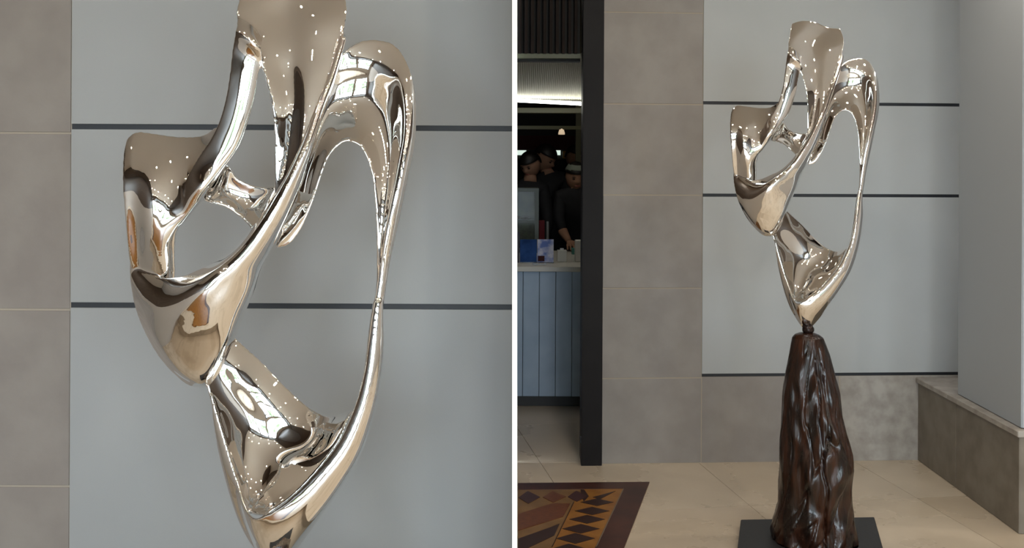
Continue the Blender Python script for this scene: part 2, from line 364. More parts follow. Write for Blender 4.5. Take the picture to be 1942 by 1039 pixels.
# brochures
M['bluep'] = mat('blue_print', (0.010, 0.045, 0.17), 0.6, spec=0.15, var=(0.03, 0.10, 0.33), vscale=9)
M['lilacp'] = mat('pale_blue_print', (0.16, 0.24, 0.60), 0.6, spec=0.15, var=(0.75, 0.76, 0.9), vscale=11, lo=0.42, hi=0.56)
M['paper'] = mat('white_paper', (0.72, 0.70, 0.66), 0.6)
M['acry'] = mat('clear_acrylic', (0.75, 0.78, 0.8), 0.08, trans=0.7)
zb_ = CT+0.0015
for (xa, xb, m_, lb_) in ((986, 1018, 'bluep', 'dark blue leaflet in a stand on the counter, left of the pale one'), (1019, 1050, 'lilacp', 'pale blue picture leaflet in a stand on the counter')):
    a, b = pbox(xa, 454, xb, 500, 7.52, 0.01)
    r = empty('leaflet', ((a[0]+b[0])/2, 7.53, zb_)); tag(r, label=lb_, cat='leaflet', group='leaflets on the counter')
    part('printed_sheet', boxm((a[0], 7.52, zb_+0.006), (b[0], 7.526, b[2])), m_, r)
    part('stand', boxm((a[0]-0.002, 7.5, zb_), (b[0]+0.002, 7.56, zb_+0.005), 0.001), 'acry', r)
    bm = bmesh.new(); prism(bm, [(a[0], 7.5265, zb_+0.005), (b[0], 7.5265, zb_+0.005), (b[0], 7.558, zb_+0.005), (a[0], 7.558, zb_+0.005)],
                            [(a[0], 7.5265, b[2]-0.02), (b[0], 7.5265, b[2]-0.02), (b[0], 7.529, b[2]-0.02), (a[0], 7.529, b[2]-0.02)])
    part('stand_back', bm, 'acry', r)
    if m_ == 'lilacp': part('picture_strip', boxm((a[0]+0.004, 7.5185, zb_+0.012), (a[0]+0.05, 7.5199, zb_+0.05)), M['kred'], r)
tag(link('card_holder', boxm((P(1010, 500, 7.4).x, 7.36, zb_), (P(1036, 500, 7.4).x, 7.41, zb_+0.012), 0.002), 'acry'), label='small flat card holder in front of the leaflets', cat='card holder')
M['darkprint'] = mat('dark_print', (0.03, 0.02, 0.04), 0.5)
tag(link('menu_stand', boxm((0.018, 7.53, zb_), (P(985, 470, 7.53).x, 7.55, P(984, 440, 7.53).z), 0.001), 'darkprint'), label='narrow dark upright menu stand at the left end of the leaflets', cat='menu stand')
def pot(name, x0, y0, x1, D, m_, label, cat, taper=1.0):
    a = P(x0, y0, D); b = P(x1, y0, D); c = (a.x+b.x)/2; r = (b.x-a.x)/2
    bm = bmesh.new(); n = 24; prof = [(r*0.9*taper, zb_), (r*taper, zb_+0.006), (r, a.z-0.004), (r, a.z), (r*0.88, a.z), (r*0.82*taper, zb_+0.008)]
    rg = [[bm.verts.new((c+q*math.cos(2*math.pi*k/n), D+q*math.sin(2*math.pi*k/n), z)) for k in range(n)] for q, z in prof]
    for u, w in zip(rg[:-1], rg[1:]):
        for k in range(n): bm.faces.new((u[k], u[(k+1) % n], w[(k+1) % n], w[k]))
    bm.faces.new(rg[0][::-1]); bm.faces.new(rg[-1])
    o = link(name, bm, m_, smooth=True); tag(o, label=label, cat=cat)
a, b = pbox(1057, 474, 1075, 497, 7.6, 0.06)
tb = empty('tissue_box', (a[0], 7.6, zb_)); tag(tb, label='small white tissue box standing in the middle of the counter', cat='tissue box')
part('box_body', boxm((a[0], 7.6, zb_), (b[0], 7.68, b[2]-0.004), 0.003), 'paper', tb)
part('tissue', boxm((a[0]+0.02, 7.63, b[2]-0.003), (b[0]-0.02, 7.64, b[2]+0.01), 0.002), 'white', tb)
a, b = pbox(1091, 456, 1104, 497, 7.62, 0.09)
tag(link('napkin_dispenser', boxm((a[0], 7.62, zb_), (b[0], 7.72, b[2]), 0.006), 'paper'), label='tall white napkin dispenser beside the dark door post', cat='napkin dispenser')
M['teal'] = mat('teal_glaze', (0.05, 0.20, 0.17), 0.3)
pot('cup', 1083, 470, 1093, 8.25, 'teal', 'teal cup near the hand of the leaning person', 'cup', 0.8)
bm = bmesh.new(); cyl(bm, P(1083, 503, 7.35)*1.0+Vector((0, 0, 0.0)), P(1099, 486, 7.55), 0.006, n=8)
# glass display case
GD = 8.35
a, b = pbox(977, 357, 1022, 470, GD, 0.4); x0, x1, zt = -0.12, b[0], b[2]
M['caseframe'] = mat('grey_green_frame', (0.09, 0.11, 0.095), 0.4)
M['casein'] = mat('pale_green_interior', (0.04, 0.05, 0.035), 0.6, var=(0.16, 0.18, 0.11), vscale=9)
M['glass'] = mat('glass', (0.9, 0.95, 0.93), 0.05, trans=0.97)
M['glass'].node_tree.nodes['Principled BSDF'].inputs['IOR'].default_value = 1.12
cs = empty('display_case', ((x0+x1)/2, GD, zb_)); tag(cs, label='glass food display case with grey-green frame on the counter', cat='display case')
t = 0.03
part('frame_post', boxm((x1-t, GD, zb_), (x1, GD+t, zt)), 'caseframe', cs); part('frame_post', boxm((x0, GD, zb_), (x0+t, GD+t, zt)), 'caseframe', cs)
part('frame_rail', boxm((x0+t, GD, zt-t), (x1-t, GD+t, zt)), 'caseframe', cs)
zm = P(1000, 420, GD).z
part('frame_rail', boxm((x0+t, GD, zm-0.01), (x1-t, GD+t, zm+0.01)), 'caseframe', cs)
part('case_back', boxm((x0, GD+0.22, zb_), (x1, GD+0.25, zt)), 'casein', cs)
part('case_top', boxm((x0, GD+t, zt-0.012), (x1, GD+0.22, zt)), 'caseframe', cs)
part('case_base', boxm((x0, GD+t, zb_), (x1, GD+0.22, zb_+0.02)), 'caseframe', cs)
part('shelf', boxm((x0+t, GD+t, zm-0.004), (x1-t, GD+0.22, zm+0.004)), 'caseframe', cs)
part('glass_pane', boxm((x0+t, GD+0.008, zb_+0.02), (x1-t, GD+0.013, zm-0.01)), 'glass', cs)
part('glass_pane', boxm((x0+t, GD+0.008, zm+0.01), (x1-t, GD+0.013, zt-t)), 'glass', cs)
M['crust'] = mat('brown_crust', (0.05, 0.035, 0.02), 0.5, var=(0.13, 0.09, 0.04), vscale=30)
for k, (dx, z) in enumerate(((0.05, zm+0.022), (0.13, zm+0.022), (0.20, zm+0.020), (0.10, zb_+0.045))):
    bm = bmesh.new(); bmesh.ops.create_icosphere(bm, subdivisions=2, radius=1)
    for v in bm.verts: v.co = Vector((v.co.x*0.036, v.co.y*0.05, v.co.z*0.02*(1 if v.co.z > 0 else 0.6)))+Vector((x0+0.03+dx, GD+0.12, z))
    tag(link('pastry', bm, 'crust', smooth=True), label='brown pastry inside the display case', cat='pastry', group='pastries in the display case')
M['redc'] = mat('red_cloth', (0.12, 0.006, 0.012), 0.8)
a, b = pbox(1022, 418, 1033, 446, 8.5, 0.05)
tag(link('red_canister', boxm((a[0], 8.5, zb_), (b[0], 8.55, b[2]), 0.006), 'redc'), label='dark red canister just right of the display case', cat='canister')
M['greym'] = mat('grey_metal', (0.13, 0.13, 0.12), 0.35)
a, b = pbox(1036, 420, 1041, 470, 8.5, 0.03)
tag(link('metal_upright', boxm((a[0], 8.5, zb_), (b[0], 8.53, b[2]), 0.002), 'greym'), label='slim grey metal upright between the case and the leaning person', cat='upright')

# canopy, tube light, beams, rail, pendant
M['canopy'] = mat('ribbed_canopy', (0.50, 0.50, 0.40), 0.5)
cano = empty('ribbed_canopy', (0.3, 7.2, P(1040, 196, 7.2).z)); tag(cano, label='pale ribbed canopy above the service counter', cat='canopy')
zt0, zt1 = P(1040, 192, 7.45).z, P(1040, 100, 6.9).z
NR = 64
bm = bmesh.new(); pr = []
for i in range(9):
    t = i/8; pr.append((7.45-0.55*math.sin(t*math.pi/2)*t, zt0+(zt1-zt0)*t))
part('canopy_shell', (lambda b_: (prism(b_, [(-2.2, 7.46, zt0), (-2.2, 6.92, zt1), (-2.2, 6.96, zt1), (-2.2, 7.50, zt0)], [(2.6, 7.46, zt0), (2.6, 6.92, zt1), (2.6, 6.96, zt1), (2.6, 7.50, zt0)]), b_)[1])(bmesh.new()), 'canopy', cano)
rb = bmesh.new()
for k in range(NR):
    x = -0.02+k*0.0125
    cyl(rb, (x, 7.458, zt0), (x, 6.918, zt1), 0.0042, n=6)
part('ribs', rb, 'canopy', cano, kind='stuff')
M['tube'] = mat('lit_tube', (1, 1, 1), emit=(1.0, 0.97, 0.9), estr=11.0)
pa, pb = P(975, 190, 7.40), P(1110, 197, 7.40)
bm = bmesh.new(); cyl(bm, pa-(pb-pa)*0.3, pb+(pb-pa)*0.3, 0.012, n=16); part('tube', bm, 'tube', cano, label='lit white tube light')
bm = bmesh.new(); cyl(bm, pa-(pb-pa)*0.3+Vector((0, 0.03, 0.014)), pb+(pb-pa)*0.3+Vector((0, 0.03, 0.014)), 0.010, n=8); part('batten', bm, 'greym', cano)
M['kbeam'] = mat('olive_brown_beam', (0.10, 0.095, 0.045), 0.5)
def kb(name, y0, y1, D, m_, label, cat='beam', dep=0.08):
    a, b = pbox(960, y0, 1130, y1, D, dep); o = link(name, boxm((-2.2, D, a[2]), (2.6, D+dep, b[2]), 0.002), m_); tag(o, label=label, cat=cat)
kb('ceiling_beam', 205, 214, 7.7, 'kbeam', 'olive beam just under the tube light')
kb('overhead_rail', 239, 245, 8.885, 'kbeam', 'thin brown overhead rail carrying the spotlight', 'rail', 0.03)
tag(link('red_banner', boxm((-0.9, 11.15, P(1040, 284, 11.15).z), (P(1091, 270, 11.15).x, 11.2, P(1040, 257, 11.15).z)), 'kred'), label='dark red band above the far wall shelves', cat='banner')
bx = P(1092, 262, 9.6)
tag(link('brown_column', boxm((bx.x, 9.6, 0.0), (bx.x+0.045, 9.66, CEIL-0.001)), 'kbeam'), label='slim brown column at the back of the bakery room', cat='column')
sp = empty('spotlight', P(1065, 250, 8.9)); tag(sp, label='small pale spotlight hanging below the brown rail', cat='spotlight')
c = P(1065, 251, 8.9)
bm = bmesh.new(); n = 20; prof = [(0.010, 0.035), (0.016, 0.03), (0.026, 0.0), (0.028, -0.016), (0.024, -0.018)]
rg = [[bm.verts.new((c.x+q*math.cos(2*math.pi*k/n), c.y+q*math.sin(2*math.pi*k/n), c.z+z)) for k in range(n)] for q, z in prof]
for u, w in zip(rg[:-1], rg[1:]):
    for k in range(n): bm.faces.new((u[k], u[(k+1) % n], w[(k+1) % n], w[k]))
bm.faces.new(rg[0][::-1]); bm.faces.new(rg[-1])
M['bulb'] = mat('warm_bulb_glass', (0.8, 0.65, 0.45), 0.3, emit=(1.0, 0.75, 0.5), estr=0.5)
part('shade', bm, 'bulb', sp, smooth=True)
bm = bmesh.new(); cyl(bm, c+Vector((0, 0, 0.034)), (c.x, c.y, P(1065, 244.5, 8.9).z), 0.005, n=8); part('stem', bm, 'greym', sp)
# lit shelf openings far back
M['lit'] = mat('lit_panel', (0.6, 0.7, 0.65), emit=(0.75, 0.9, 0.8), estr=0.9)
for (xa, xb, lb_) in ((976, 998, 'small lit panel at far left above the dark heads'), (1047, 1063, 'small lit panel between the two dark-haired heads')):
    a, b = pbox(xa, 285, xb, 294, 11.17, 0.03)
    tag(link('lit_panel', boxm(a, b), 'lit'), label=lb_, cat='lit panel')
M['amber'] = mat('amber_plastic', (0.45, 0.20, 0.02), 0.4)
a, b = pbox(1067, 286, 1075, 301, 10.9, 0.05); tag(link('amber_bottle', boxm(a, b, 0.01), 'amber'), label='small amber bottle on the far shelf', cat='bottle')
sh = boxm((-0.6, 10.85, P(1040, 303, 10.9).z-0.0), (1.4, 11.2, P(1040, 301, 10.9).z-0.001)); tag(link('wall_shelf', sh, 'kdark'), label='dark shelf along the far wall', cat='shelf')
area('kitchen_fill', (0.3, 7.75, 2.9), (0, 0, 0), 1.2, 0.4, 5.0, (1.0, 0.93, 0.8))  # added fill lamp without a fitting, lifts the dim kitchen

# ------------------------------------------------------------------ people
M['skin'] = mat('skin', (0.36, 0.20, 0.13), 0.6, spec=0.2)
M['black'] = mat('black_cloth', (0.006, 0.006, 0.008), 0.8, var=(0.010, 0.010, 0.013), vscale=20)
M['hair'] = mat('dark_hair', (0.008, 0.006, 0.005), 0.5)
M['band'] = mat('pale_green_headband', (0.22, 0.25, 0.20), 0.7)
def skin(joints, edges, rad, sub=2):
    me = bpy.data.meshes.new('skel'); me.from_pydata([tuple(j) for j in joints], edges, []); o = bpy.data.objects.new('skel', me); C.objects.link(o)
    s = o.modifiers.new('s', 'SKIN'); lay = me.skin_vertices[0].data if me.skin_vertices else None
    if lay is None:
        bpy.context.view_layer.objects.active = o
        bm = bmesh.new(); bm.from_mesh(me); bm.verts.layers.skin.verify(); bm.to_mesh(me); bm.free(); lay = me.skin_vertices[0].data
    for i, r in enumerate(rad):
        lay[i].radius = r if isinstance(r, tuple) else (r, r)
        lay[i].use_root = (i == 0)
    u = o.modifiers.new('u', 'SUBSURF'); u.levels = sub
    dg = bpy.context.evaluated_depsgraph_get(); m2 = bpy.data.meshes.new_from_object(o.evaluated_get(dg)); m2.materials.clear()
    bpy.data.objects.remove(o); return m2
def head_mesh(c, h, yaw, pitch):
    """ovoid head of height h with eye sockets, nose, mouth and ears, looking along -y"""
    bm = bmesh.new(); bmesh.ops.create_uvsphere(bm, u_segments=40, v_segments=30, radius=1)
    for v in bm.verts:
        x, y, z = v.co
        w = 0.36*(1-0.16*max(0, -z)**1.4); dpt = 0.42
        X, Y, Z = x*w, y*dpt, z*0.5
        if y < 0:
            Y -= 0.085*math.exp(-(X/0.05)**2-((Z+0.07)/0.07)**2)            # nose
            for s in (-1, 1): Y += 0.045*math.exp(-((X-s*0.14)/0.075)**2-((Z-0.02)/0.045)**2)
            Y += 0.02*math.exp(-(X/0.12)**2-((Z+0.215)/0.012)**2); Y -= 0.02*math.exp(-(X/0.10)**2-((Z+0.235)/0.03)**2)-0
            Y -= 0.03*math.exp(-(X/0.1)**2-((Z+0.36)/0.06)**2)
        for s in (-1, 1): X += s*0.05*math.exp(-((Y-0.03)/0.07)**2-((Z+0.01)/0.10)**2)*(abs(x) > 0.8)
        v.co = (X, Y, Z)
    R = Matrix.Rotation(yaw, 4, 'Z') @ Matrix.Rotation(pitch, 4, 'X')
    for v in bm.verts: v.co = c+(R @ v.co)*h
    return bm, R
def cap_mesh(c, h, R, zmin, grow=1.06, back=-2):
    bm = bmesh.new(); bmesh.ops.create_uvsphere(bm, u_segments=32, v_segments=24, radius=1)
    kill = [v for v in bm.verts if v.co.z < zmin-0.75*max(0, v.co.y)]
    bmesh.ops.delete(bm, geom=kill, context='VERTS')
    for v in bm.verts: v.co = c+(R @ Vector((v.co.x*0.385*grow, v.co.y*0.44*grow+0.01, v.co.z*0.5*grow)))*h
    bmesh.ops.solidify(bm, geom=bm.faces[:], thickness=0.006); return bm
def hand(wrist, d, up, s):
    """palm with four fingers and thumb as one skinned surface; d along the fingers, up the back of the hand"""
    d = d.normalized(); side = d.cross(up).normalized(); up = side.cross(d).normalized()
    J = [wrist, wrist+d*0.045*s]; E = [(0, 1)]; Rr = [(0.022*s, 0.016*s), (0.034*s, 0.014*s)]
    for k, (o_, L_) in enumerate(((-0.03, 0.062), (-0.010, 0.072), (0.010, 0.068), (0.029, 0.054))):
        b0 = len(J); J += [wrist+d*0.085*s+side*o_*s, wrist+d*(0.085+L_*0.5)*s+side*o_*1.15*s+up*0.004*s, wrist+d*(0.085+L_*0.85)*s+side*o_*1.2*s-up*0.022*s]
        E += [(1, b0), (b0, b0+1), (b0+1, b0+2)]; Rr += [0.0095*s, 0.0085*s, 0.007*s]
    b0 = len(J); J += [wrist+d*0.04*s-side*0.04*s, wrist+d*0.075*s-side*0.062*s-up*0.01*s]; E += [(0, b0), (b0, b0+1)]; Rr += [0.012*s, 0.009*s]
    return skin(J, E, Rr, 2)
def person(root_xy, label, head_c, head_h, sh_l, sh_r, elbow_l, wrist_l, elbow_r, wrist_r, hip_z, yaw, pitch, chest, group=None, band=False, sc=1.0):
    X, Y = root_xy
    root = empty('person', (X, Y, 0)); tag(root, label=label, cat='person')
    neck = head_c-Vector((0, -0.02, head_h*0.50)); nb = (sh_l+sh_r)/2+Vector((0, 0, 0.03))
    pel = Vector((X, Y, hip_z))
    J = [pel, pel+(chest-pel)*0.5, chest, nb, neck, sh_l, elbow_l, wrist_l, sh_r, elbow_r, wrist_r,
         pel+Vector((-0.09, 0, -0.05)), Vector((X-0.10, Y-0.02, hip_z*0.52)), Vector((X-0.10, Y, 0.08)), Vector((X-0.10, Y-0.15, 0.035)),
         pel+Vector((0.09, 0, -0.05)), Vector((X+0.10, Y-0.02, hip_z*0.52)), Vector((X+0.10, Y, 0.08)), Vector((X+0.10, Y-0.15, 0.035))]
    E = [(0, 1), (1, 2), (2, 3), (3, 4), (3, 5), (5, 6), (6, 7), (3, 8), (8, 9), (9, 10), (0, 11), (11, 12), (12, 13), (13, 14), (0, 15), (15, 16), (16, 17), (17, 18)]
    Rr = [(0.15, 0.11), (0.13, 0.10), (0.17, 0.11), (0.08, 0.07), 0.052, 0.068, 0.05, 0.036, 0.068, 0.05, 0.036,
          0.10, 0.065, 0.045, 0.035, 0.10, 0.065, 0.045, 0.035]
    Rr = [(tuple(q*sc for q in r) if isinstance(r, tuple) else r*sc) for r in Rr]
    me = skin(J, E, Rr, 2)
    me.transform(Matrix.Translation(-Vector(root.location)))
    o = link('clothed_body', me, 'black', root, smooth=True)
    bm, R = head_mesh(head_c, head_h, yaw, pitch)
    part('head', bm, 'skin', root, smooth=True)
    bm = bmesh.new(); cyl(bm, neck+Vector((0, 0.01, head_h*0.15)), nb+Vector((0, -0.03, 0.03)), 0.05, 0.058, 20); part('neck', bm, 'skin', root, smooth=True)
    part('hair', cap_mesh(head_c, head_h, R, 0.28, 1.08), 'hair', root, smooth=True)
    if band:
        bm = bmesh.new(); bmesh.ops.create_uvsphere(bm, u_segments=40, v_segments=40, radius=1)
        bmesh.ops.delete(bm, geom=[v for v in bm.verts if not (0.42 < v.co.z+0.15*v.co.y < 0.82)], context='VERTS')
        for v in bm.verts: v.co = head_c+(R @ Vector((v.co.x*0.425, v.co.y*0.485+0.01, v.co.z*0.56)))*head_h
        bmesh.ops.solidify(bm, geom=bm.faces[:], thickness=0.008); part('headband', bm, 'band', root, smooth=True)
    M.setdefault('eye', mat('dark_eye', (0.01, 0.008, 0.008), 0.2)); M.setdefault('lip', mat('lips', (0.30, 0.09, 0.07), 0.5))
    for s in (-1, 1):
        bm = bmesh.new(); bmesh.ops.create_icosphere(bm, subdivisions=2, radius=1)
        for v in bm.verts: v.co = head_c+(R @ Vector((s*0.14+v.co.x*0.055, -0.355+v.co.y*0.03, 0.02+v.co.z*0.024)))*head_h
        part('eye', bm, 'eye', root, smooth=True)
        bm = bmesh.new(); bmesh.ops.create_icosphere(bm, subdivisions=2, radius=1)
        for v in bm.verts: v.co = head_c+(R @ Vector((s*0.14+v.co.x*0.085, -0.375+v.co.y*0.03, 0.10+v.co.z*0.014)))*head_h
        part('eyebrow', bm, 'hair', root, smooth=True)
    bm = bmesh.new(); bmesh.ops.create_icosphere(bm, subdivisions=2, radius=1)
    for v in bm.verts: v.co = head_c+(R @ Vector((v.co.x*0.10, -0.372+v.co.y*0.035, -0.225+v.co.z*0.028)))*head_h
    part('mouth', bm, 'lip', root, smooth=True)
    return root, R
WD = 8.85
hc = P(1092, 335, WD); shl, shr = P(1064, 372, WD), P(1128, 372, WD)
ell = P(1059, 412, WD-0.05)
fz = CT+0.045; wl = P(1079, 470, 8.62); wl.z = fz+0.03
fore = P(1068, 440, 8.78)
w_root, Rw = person((P(1100, 480, 9.0).x, 9.05), 'person in black with pale headband leaning over the counter beside the door post', hc, 0.235, shl, shr, ell, fore,
       P(1150, 420, WD-0.1), P(1140, 455, 8.62), 0.93, 0.15, 0.28, P(1097, 400, WD+0.06), band=True)
base = Vector(w_root.location)
me = skin([fore+(ell-fore)*0.25, fore, (fore+wl)/2, wl], [(0, 1), (1, 2), (2, 3)], [0.046, 0.042, 0.034, 0.025], 2); me.transform(Matrix.Translation(-base)); link('forearm', me, 'skin', w_root, smooth=True)
me = hand(wl, Vector((0.03, -0.2, -0.055)), Vector((0, -0.2, 1)), 1.05); me.transform(Matrix.Translation(-base)); link('hand', me, 'skin', w_root, smooth=True)
me = hand(P(1140, 455, 8.62), Vector((0.0, -0.2, -0.055)), Vector((0, -0.2, 1)), 1.0); me.transform(Matrix.Translation(-base)); link('hand', me, 'skin', w_root, smooth=True)
BD = 9.82
person((P(1040, 480, BD).x, BD+0.05), 'tall dark-haired person in black standing behind the counter, back row', P(1033, 300, BD), 0.25, P(1018, 352, BD)+Vector((-0.03, 0, 0)), P(1072, 340, BD), P(1008, 420, BD-0.1), P(1018, 470, BD-0.25),
       P(1082, 410, BD-0.1), P(1070, 470, BD-0.25), 0.95, 1.0, 0.5, P(1046, 385, BD+0.02), sc=1.15)
BD = 9.2
person((P(996, 480, BD).x, BD+0.05), 'shorter dark-haired person in black at the far left behind the display case', P(1006, 312, BD), 0.225, P(980, 362, BD), P(1030, 358, BD), P(968, 420, BD-0.1), P(975, 470, BD-0.25),
       P(1040, 420, BD-0.1), P(1030, 470, BD-0.25), 0.92, -0.6, 0.5, P(1003, 395, BD+0.02))
BD = 10.35
person((P(1100, 480, BD).x, BD+0.05), 'dark-haired person in black mostly hidden by the door post', P(1092, 298, BD), 0.24, P(1072, 345, BD), P(1130, 345, BD), P(1062, 410, BD-0.1), P(1075, 460, BD-0.25),
       P(1140, 410, BD-0.1), P(1130, 460, BD-0.25), 0.95, 0.8, 0.3, P(1100, 385, BD+0.02))

# ------------------------------------------------------------------ inlaid timber rug panel on the floor
M['rborder'] = mat('dark_red_brown_inlay', (0.035, 0.010, 0.006), 0.4, var=(0.065, 0.018, 0.010), vscale=8)
M['rorange'] = mat('orange_inlay', (0.22, 0.085, 0.012), 0.4, var=(0.30, 0.13, 0.02), vscale=14)
M['rdark'] = mat('dark_brown_inlay', (0.028, 0.009, 0.006), 0.4)
M['rplum'] = mat('plum_brown_inlay', (0.05, 0.018, 0.018), 0.4)
M['rtan'] = mat('tan_inlay', (0.16, 0.085, 0.03), 0.4, var=(0.22, 0.12, 0.045), vscale=10)
M['rred'] = mat('red_brown_inlay', (0.10, 0.028, 0.010), 0.4, var=(0.16, 0.055, 0.02), vscale=12, stretch=(3, 12, 1))
M['rline'] = mat('pale_inlay_line', (0.16, 0.12, 0.08), 0.5)
Q = lambda zx, zy: (975+0.2214*zx, 840+0.2214*zy)
rc = PZ(1100, 990); rug = empty('inlaid_rug', (rc.x, rc.y, 0)); tag(rug, label='dark-bordered rug with orange and brown diamond inlay at the doorway', cat='rug')
def rp(name, pts, m_, h, h0=0.0005, **kw):
    w = [PZ(*Q(*p)) if len(p) == 2 else Vector(p) for p in pts]
    bm = bmesh.new(); prism(bm, [(v.x, v.y, h0) for v in w], [(v.x, v.y, h) for v in w]); part(name, bm, m_, rug, **kw)
# corner points; the rug runs on below the picture
def ext(a, b, t): return (a[0]+(b[0]-a[0])*t, a[1]+(b[1]-a[1])*t)
LX = 33
o1 = (1160, 342); o2 = ext(o1, (945, 899), 1.9)
rp('rug_field', [(LX, 352), o1, o2, (LX, o2[1])], 'rtan', 0.004)
i1 = (932, 400); i2 = ext(i1, (700, 899), 1.95); i2 = (i2[0], i2[1])
rp('border', [(LX, 352), o1, i1, (LX, 408)], 'rborder', 0.0062, 0.004)
rp('border', [o1, o2, (i2[0]-20, o2[1]), i1], 'rborder', 0.0062, 0.004)
b1 = (585, 405); 
rp('orange_band', [(585, 404), i1, (700, 899), (590, 1130), (255, 1130), (325, 899), (515, 512)], 'rorange', 0.0052, 0.004)
rp('inlay_line', [(932, 400), (942, 400), (709, 899), (700, 899)], 'rline', 0.0066, 0.004)
rp('inlay_line', [(509, 512), (517, 512), (330, 899), (322, 899)], 'rdark', 0.0060, 0.004)
for (cx, cy, hw, hh) in ((710, 517, 142, 26), (668, 592, 150, 28), (625, 664, 155, 30), (572, 745, 160, 33), (525, 828, 168, 37), (470, 925, 178, 42), (415, 1035, 190, 48)):
    rp('diamond', [(cx-hw, cy), (cx, cy-hh*1.25), (cx+hw, cy), (cx, cy+hh*1.25)], 'rdark', 0.0064, 0.004)
rp('corner_wedge', [(672, 474), (870, 420), (735, 492)], 'rdark', 0.0064, 0.004)
rp('corner_wedge', [(570, 408), (600, 408), (640, 465), (598, 510), (575, 470)], 'rdark', 0.0063, 0.004)
for (cx, cy, hw, hh, m_) in ((130, 474, 92, 54, 'rplum'), (345, 470, 100, 48, 'rred'), (545, 466, 85, 48, 'rplum')):
    rp('diamond', [(cx-hw, cy+3), (cx-hw*0.15, cy-hh), (cx+hw, cy-2), (cx-hw*0.1, cy+hh)], m_, 0.0064, 0.004)
rp('field_strip', [(LX, 620), (330, 525), (480, 528), (420, 640), (LX, 760)], 'rred', 0.0060, 0.004)
rp('field_strip', [(LX, 830), (300, 735), (390, 700), (345, 800), (LX, 950)], 'rdark', 0.0058, 0.004)

# ------------------------------------------------------------------ garden outside the windows behind the viewpoint
M['leafm'] = mat('leaf_green', (0.10, 0.15, 0.07), 0.6, var=(0.25, 0.33, 0.18), vscale=6)
M['trunkm'] = mat('tree_bark', (0.08, 0.06, 0.045), 0.8)
M['lawn'] = mat('pale_paving', (0.35, 0.35, 0.33), 0.9)
struct('floor_garden', boxm((-14, -20, -0.6), (15, RY0-0.3, -0.4)), 'lawn', label='pale paving outside the windows')
for k, (x, y, s) in enumerate(((-5.5, -12, 0.9), (-1.4, -13, 1.1), (3.2, -12, 0.9), (7.0, -13, 1.1))):
    t = empty('garden_tree', (x, y, -0.4)); tag(t, label='round-crowned green tree outside the windows', cat='tree', group='trees outside the windows')
    bm = bmesh.new(); cyl(bm, (x, y, -0.4), (x, y, 1.2*s), 0.13*s, 0.08*s, 12); part('trunk', bm, 'trunkm', t)
    bm = bmesh.new(); bmesh.ops.create_icosphere(bm, subdivisions=4, radius=1.3*s)
    for v in bm.verts: v.co = v.co*(1+0.35*noise.noise(v.co*1.6+Vector((k, 0, 0)))+0.12*noise.noise(v.co*5))+Vector((x, y, 1.9*s))
    part('crown', bm, 'leafm', t, smooth=True)

# unseen second inlaid rug, added for its orange reflection, behind the viewpoint
rg2 = empty('added_reflection_rug', (-1.9, -1.0, 0)); tag(rg2, label='added orange-brown timber inlay rug, unseen behind the viewpoint', cat='rug')
part('rug_field', boxm((-3.1, -2.6, 0.0005), (-0.7, 1.0, 0.006)), 'rorange', rg2)
part('border', boxm((-3.1, -2.6, 0.0062), (-2.95, 1.0, 0.009)), 'rborder', rg2); part('border', boxm((-0.85, -2.6, 0.0062), (-0.7, 1.0, 0.009)), 'rborder', rg2)


# ------------------------------------------------------------------ the mirror-polished sculptures
def cr_interp(a, n):
    """Catmull-Rom along axis 0 of array a[k,...], n samples per span"""
    k = a.shape[0]
    e = np.concatenate([(2*a[:1]-a[1:2]), a, (2*a[-1:]-a[-2:-1])], 0)
    out = []
    for i in range(k-1):
        p0, p1, p2, p3 = e[i], e[i+1], e[i+2], e[i+3]
        for j in range(n):
            t = j/n
            out.append(0.5*((2*p1)+(-p0+p2)*t+(2*p0-5*p1+4*p2-p3)*t*t+(-p0+3*p1-3*p2+p3)*t**3))
    out.append(a[-1]); return np.array(out)
# every patch: rows of (x, y, depth towards the viewer), in units of the sculpture's own drawing
PATCH = {}
PATCH['leaf'] = ([
 [(462,-52,-44),(500,-62,-50),(548,-58,-58),(598,-38,-62),(644,-34,-58)],
 [(454,-8,-18),(490,-14,-26),(545,-10,-42),(602,-4,-46),(657,0,-42)],
 [(450,40,4),(488,36,-10),(540,34,-30),(602,38,-18),(657,36,-26)],
 [(484,88,16),(508,90,0),(548,94,-10),(595,95,-4),(645,92,-12)],
 [(497,130,18),(517,137,8),(548,142,-2),(588,145,8),(628,138,0)],
 [(513,190,24),(528,195,18),(553,200,10),(582,200,18),(612,188,14)],
 [(520,250,28),(532,255,22),(550,255,16),(572,255,26),(594,245,26)],
 [(520,310,30),(530,315,26),(544,315,24),(560,312,34),(576,300,36)],
 [(520,368,30),(526,372,32),(534,372,38),(545,366,44),(556,352,48)],
 ], 8, 4)
